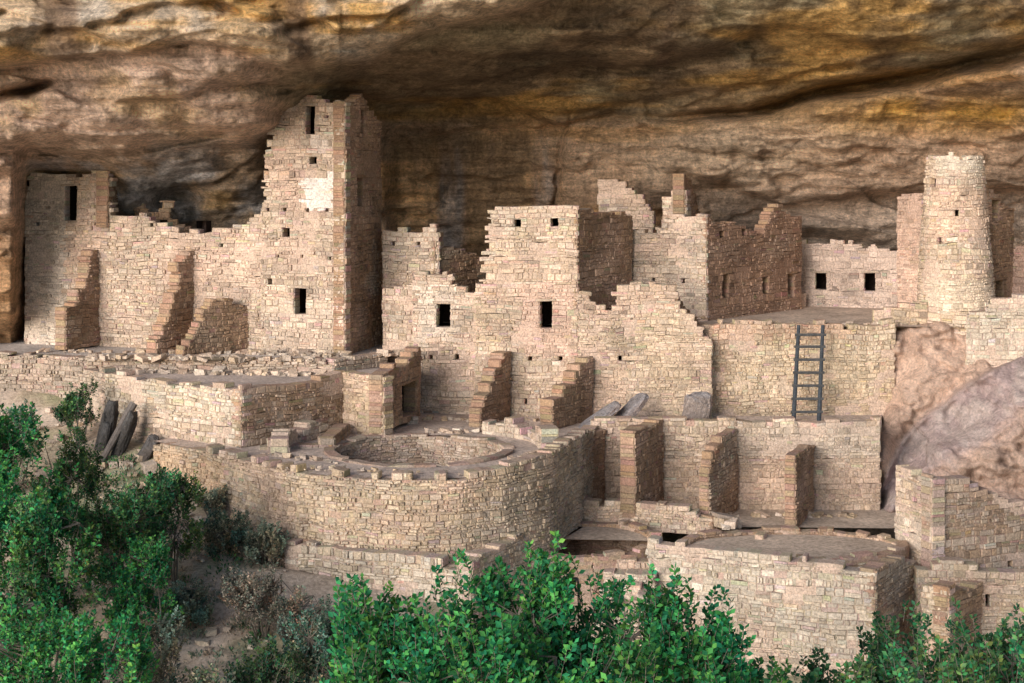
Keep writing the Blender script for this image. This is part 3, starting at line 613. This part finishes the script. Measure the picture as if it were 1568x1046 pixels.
# ================================================================ PLANTS
def leaves(B,P_,Dr,L,Wd,col):
    n=len(P_); Dr=Dr/np.linalg.norm(Dr,axis=1,keepdims=True)
    r=rs.normal(size=(n,3)); S=np.cross(Dr,r); S/=np.linalg.norm(S,axis=1,keepdims=True); Nn=np.cross(S,Dr)
    L=L[:,None]; W=Wd[:,None]
    a=P_; b=P_+Dr*L*.55+S*W*.5+Nn*L*.06; c=P_+Dr*L; d=P_+Dr*L*.55-S*W*.5+Nn*L*.06
    k=len(B.v); allp=np.stack([a,b,c,d],1).reshape(-1,3)
    B.v.extend(map(tuple,allp.tolist())); idx=(np.arange(n*4)+k).reshape(-1,4)
    B.f.extend(map(tuple,idx.tolist())); B.c.extend(map(tuple,col.tolist())); B.m.extend([1]*n)
def plant(name,u,d,vtop,wid,dep,nsh,lps,ls,cols,crown=.75,shoot=.4,base=None,bark=(.14,.12,.10),stem=.06,wfac=.6,seed=0,sparse=False):
    r=random.Random(seed*77+int(u)); B=Buf(); x=X(u,d); zt=Z(vtop,d); zg=float(gz(x,d)) if base is None else base
    H=zt-zg; cr=min(H*crown,H-.05); zc=zt-cr/2
    nl=5+int(wid*1.2); limbs=[]
    for i in range(nl):
        a=2*math.pi*i/nl+r.uniform(-.4,.4); rr=r.uniform(.25,.75)
        end=Vector((x+math.cos(a)*wid*.5*rr,d+math.sin(a)*dep*.5*rr,zc+cr*r.uniform(-.15,.3)))
        b0=Vector((x+math.cos(a)*.12,d+math.sin(a)*.12,zg-.1)); mid=b0.lerp(end,.5)+Vector((r.uniform(-.2,.2),r.uniform(-.2,.2),H*.08))
        pts=[b0,b0.lerp(mid,.5)+Vector((r.uniform(-.06,.06),0,0)),mid,mid.lerp(end,.5)+Vector((r.uniform(-.1,.1),0,.05)),end]; limbs.append(pts)
        for k in range(4): tube(B,pts[k],pts[k+1],stem*(1-k*.2),stem*(1-(k+1)*.2),bark,5)
    lp=[p for l in limbs for p in l[2:]]
    PP=[];DD=[];BB=[]
    lob=[(Vector((r.uniform(-1,1),r.uniform(-1,1),r.uniform(-.7,1))),r.uniform(.22,.44),r.uniform(.4,1.5),r.uniform(-.25,.35)) for _ in range(int(9+wid*3))]
    for i in range(nsh):
        br=1; hu=0
        if r.random()<.87:
            c,q,br,hu=r.choice(lob); v=Vector((r.gauss(0,1),r.gauss(0,1),r.gauss(0,1))).normalized()*q*(r.random()**.4); o=c*.74+v
        else:
            o=Vector((r.gauss(0,1),r.gauss(0,1),r.gauss(0,1))).normalized()*(r.random()**.5)
        if o.length>1.2: o=o.normalized()*r.uniform(.9,1.2)
        if o.y>.3 and r.random()<.5: o.y=-o.y
        tip=Vector((x+o.x*wid/2,d+o.y*dep/2,zc+o.z*cr/2))
        near=min(lp,key=lambda p:(p-tip).length_squared)
        sd=Vector((o.x*.5+r.uniform(-.3,.3),o.y*.5+r.uniform(-.3,.3),.9)).normalized(); sl=shoot*r.uniform(.6,1.3)
        st=tip-sd*sl
        if r.random()<.25 or sparse: tube(B,near,st,.014,.008,bark,3)
        tube(B,st,tip,.007,.004,bark,3)
        br*=r.uniform(.7,1.3); m=max(3,int(lps*r.uniform(.7,1.3)))
        for k in range(m):
            t=(k+.5)/m; t=t**.7; a=k*2.4+r.uniform(-.5,.5); p=st+sd*sl*t
            e=Vector((math.cos(a),math.sin(a),.2+.9*t+r.uniform(-.4,.3)))
            PP.append(p); DD.append(e); BB.append((br*(1+1.2*hu) if hu<0 else br*(1+1.6*hu),br,br*(1-.5*hu)))
    PP=np.array([p[:] for p in PP]); DD=np.array([p[:] for p in DD]); BB=np.array(BB); n=len(PP)
    L=ls*rs.uniform(.65,1.25,n); cc=np.array(cols)[rs.randint(0,len(cols),n)]*BB*rs.uniform(.7,1.3,(n,1))
    leaves(B,PP,DD,L,L*wfac,cc)
    return B.obj(name,[M_WOOD,M_LEAF])
OAK=[(.03,.20,.075),(.045,.25,.07),(.02,.16,.075),(.08,.28,.065)]
OAK2=[(.065,.18,.065),(.05,.14,.065),(.11,.21,.065),(.04,.12,.06)]
DARK=[(.04,.11,.07),(.04,.095,.065),(.07,.14,.075)]
SAGE=[(.20,.25,.19),(.15,.22,.16),(.25,.27,.20),(.16,.20,.15)]
DRY=[(.34,.26,.20),(.28,.22,.17),(.40,.31,.24),(.22,.20,.15)]
for i,(u,d,vt,w) in enumerate([(590,24,875,2.0),(660,23.5,886,1.9),(755,25,806,2.5),(830,24.5,855,1.8),(900,25,826,2.3),(1010,24,860,2.3),(1085,24,895,1.9),(720,22.5,920,2.4),(920,22.5,920,2.4),(1140,23,960,1.6),(550,22.5,950,1.6),(820,22.5,930,2.2)]):
    plant('oak_tree',u,d,vt,w,2.0,480,12,.112,OAK,crown=.33,shoot=.32,stem=.05,seed=i+1)
for i,(u,d,vt,w) in enumerate([(1385,26,935,1.9),(1500,26,905,2.3),(1200,24,995,1.8),(1290,25,985,1.8),(1600,26,918,2.2),(1445,24.5,965,2.0),(1550,24.5,950,2.0)]):
    plant('oak_tree',u,d,vt,w,1.8,380,12,.10,OAK2+OAK[:1],crown=.3,shoot=.28,stem=.05,seed=i+21)
for i,(nm,u,d,vt,w,ns,ls,c) in enumerate([
 ('oak_tree',25,38,600,2.9,900,.105,OAK),('oak_tree',-50,36,680,2.6,500,.105,OAK),('oak_tree',75,35.5,735,2.4,640,.105,OAK+OAK2),
 ('oak_shrub',190,38,728,2.3,560,.09,OAK2+OAK[:1]),('oak_shrub',262,39.5,706,1.8,480,.09,OAK2),('oak_shrub',120,40.5,640,1.4,340,.085,OAK2),
 ('oak_shrub',120,46.8,580,1.3,260,.08,OAK2),('oak_shrub',220,36.5,812,1.9,440,.09,OAK),
 ('sage_shrub',355,41,778,1.5,380,.075,SAGE+DARK[:1]),('sage_shrub',408,40.6,792,1.2,280,.075,SAGE),('sage_shrub',290,38,885,1.4,300,.075,SAGE),('sage_shrub',400,37.5,860,1.8,340,.065,DRY+SAGE[:1]),('sage_shrub',455,37,890,1.6,340,.065,DRY+SAGE),
 ('oak_shrub',60,31,895,2.8,850,.10,OAK),('oak_shrub',170,31,925,2.2,600,.10,OAK),('oak_shrub',-10,33,830,2.4,480,.10,OAK2),
 ('juniper_shrub',400,33,960,2.2,520,.08,OAK2+DARK),('juniper_shrub',480,33.5,925,2.0,520,.08,DARK+SAGE),('juniper_shrub',545,32,975,1.8,400,.08,DARK+OAK2),('sage_shrub',310,32,985,1.8,360,.08,SAGE+DARK),
 ('oak_shrub',150,41,775,2.0,420,.085,OAK2),('sage_shrub',330,43,740,1.0,200,.07,SAGE),('oak_shrub',20,44,612,1.8,380,.085,OAK2+SAGE),('juniper_shrub',520,36,905,1.6,360,.07,DARK+SAGE),('sage_shrub',240,34,925,1.6,300,.075,SAGE)]):
    plant(nm,u,d,vt,w,w*.9,ns,13,ls,c,crown=.85,shoot=.26,stem=.03,seed=i+50,sparse=(i in (11,12)))
B=Buf(); PP=[];DD=[];CC=[]
for _ in range(700):
    u=rnd.uniform(-60,620); d=rnd.uniform(30,46.5)
    if u>225 and d>43.0-(u-225)*.011: continue
    if u>430 and d>38.2: continue
    x=X(u,d); z=float(gz(x,d)); pal=rnd.choice([SAGE,DRY,SAGE,OAK2]); rr=rnd.uniform(.12,.38)
    for k in range(55):
        a=rnd.uniform(0,6.28); q=rr*rnd.random()**.5; PP.append((x+q*math.cos(a),d+q*math.sin(a),z+rnd.uniform(-.05,rr*.9))); DD.append((math.cos(a)*.6,math.sin(a)*.6,rnd.uniform(.2,1.2))); c=rnd.choice(pal); kk=rnd.uniform(.6,1.3); CC.append([q2*kk for q2 in c])
for (u,d,z) in ((545,41,-3.7),(608,40.8,-3.7),(490,41.2,-3.7),(700,39.5,-3.9)):
    for k in range(90):
        a=rnd.uniform(0,6.28); q=.25*rnd.random()**.5; PP.append((X(u,d)+q*math.cos(a),d+q*math.sin(a),z+rnd.uniform(0,.35))); DD.append((math.cos(a)*.5,math.sin(a)*.5,1)); CC.append(list(rnd.choice(OAK2)))
PP=np.array(PP);DD=np.array(DD);n=len(PP);L=rs.uniform(.06,.13,n); leaves(B,PP,DD,L,L*.4,np.array(CC))
B.obj('scrub_brush',[M_WOOD,M_LEAF])
# ================================================================ LIGHT / SKY / CAMERA
el=math.radians(16); az=math.radians(216)
dirv=Vector((math.sin(az)*math.cos(el),math.cos(az)*math.cos(el),math.sin(el)))
sd=bpy.data.lights.new('sun','SUN'); sd.energy=4.7; sd.angle=math.radians(40); sd.color=(1,.955,.905)
so=bpy.data.objects.new('sun',sd); bpy.context.collection.objects.link(so); so.rotation_euler=dirv.to_track_quat('Z','Y').to_euler()
w=bpy.data.worlds.new("World"); bpy.context.scene.world=w; w.use_nodes=True; nt=w.node_tree
sk=nt.nodes.new('ShaderNodeTexSky'); sk.sky_type='NISHITA'; sk.sun_disc=False; sk.sun_elevation=el; sk.sun_rotation=az
nt.links.new(sk.outputs[0],nt.nodes['Background'].inputs[0]); nt.nodes['Background'].inputs[1].default_value=.15
cam=bpy.data.cameras.new('camera'); co=bpy.data.objects.new('camera',cam); bpy.context.collection.objects.link(co)
co.location=(0,0,EYE); co.rotation_euler=(math.radians(90),0,0); cam.sensor_width=36; cam.lens=36*F/1568; cam.shift_y=-(523-245)/1568
cam.clip_end=3000; cam.clip_start=.1
sc=bpy.context.scene; sc.camera=co
sc.view_settings.view_transform='Standard'; sc.view_settings.look='None'; sc.view_settings.exposure=0
print('faces',sum(len(o.data.polygons) for o in bpy.data.objects if o.type=='MESH'))
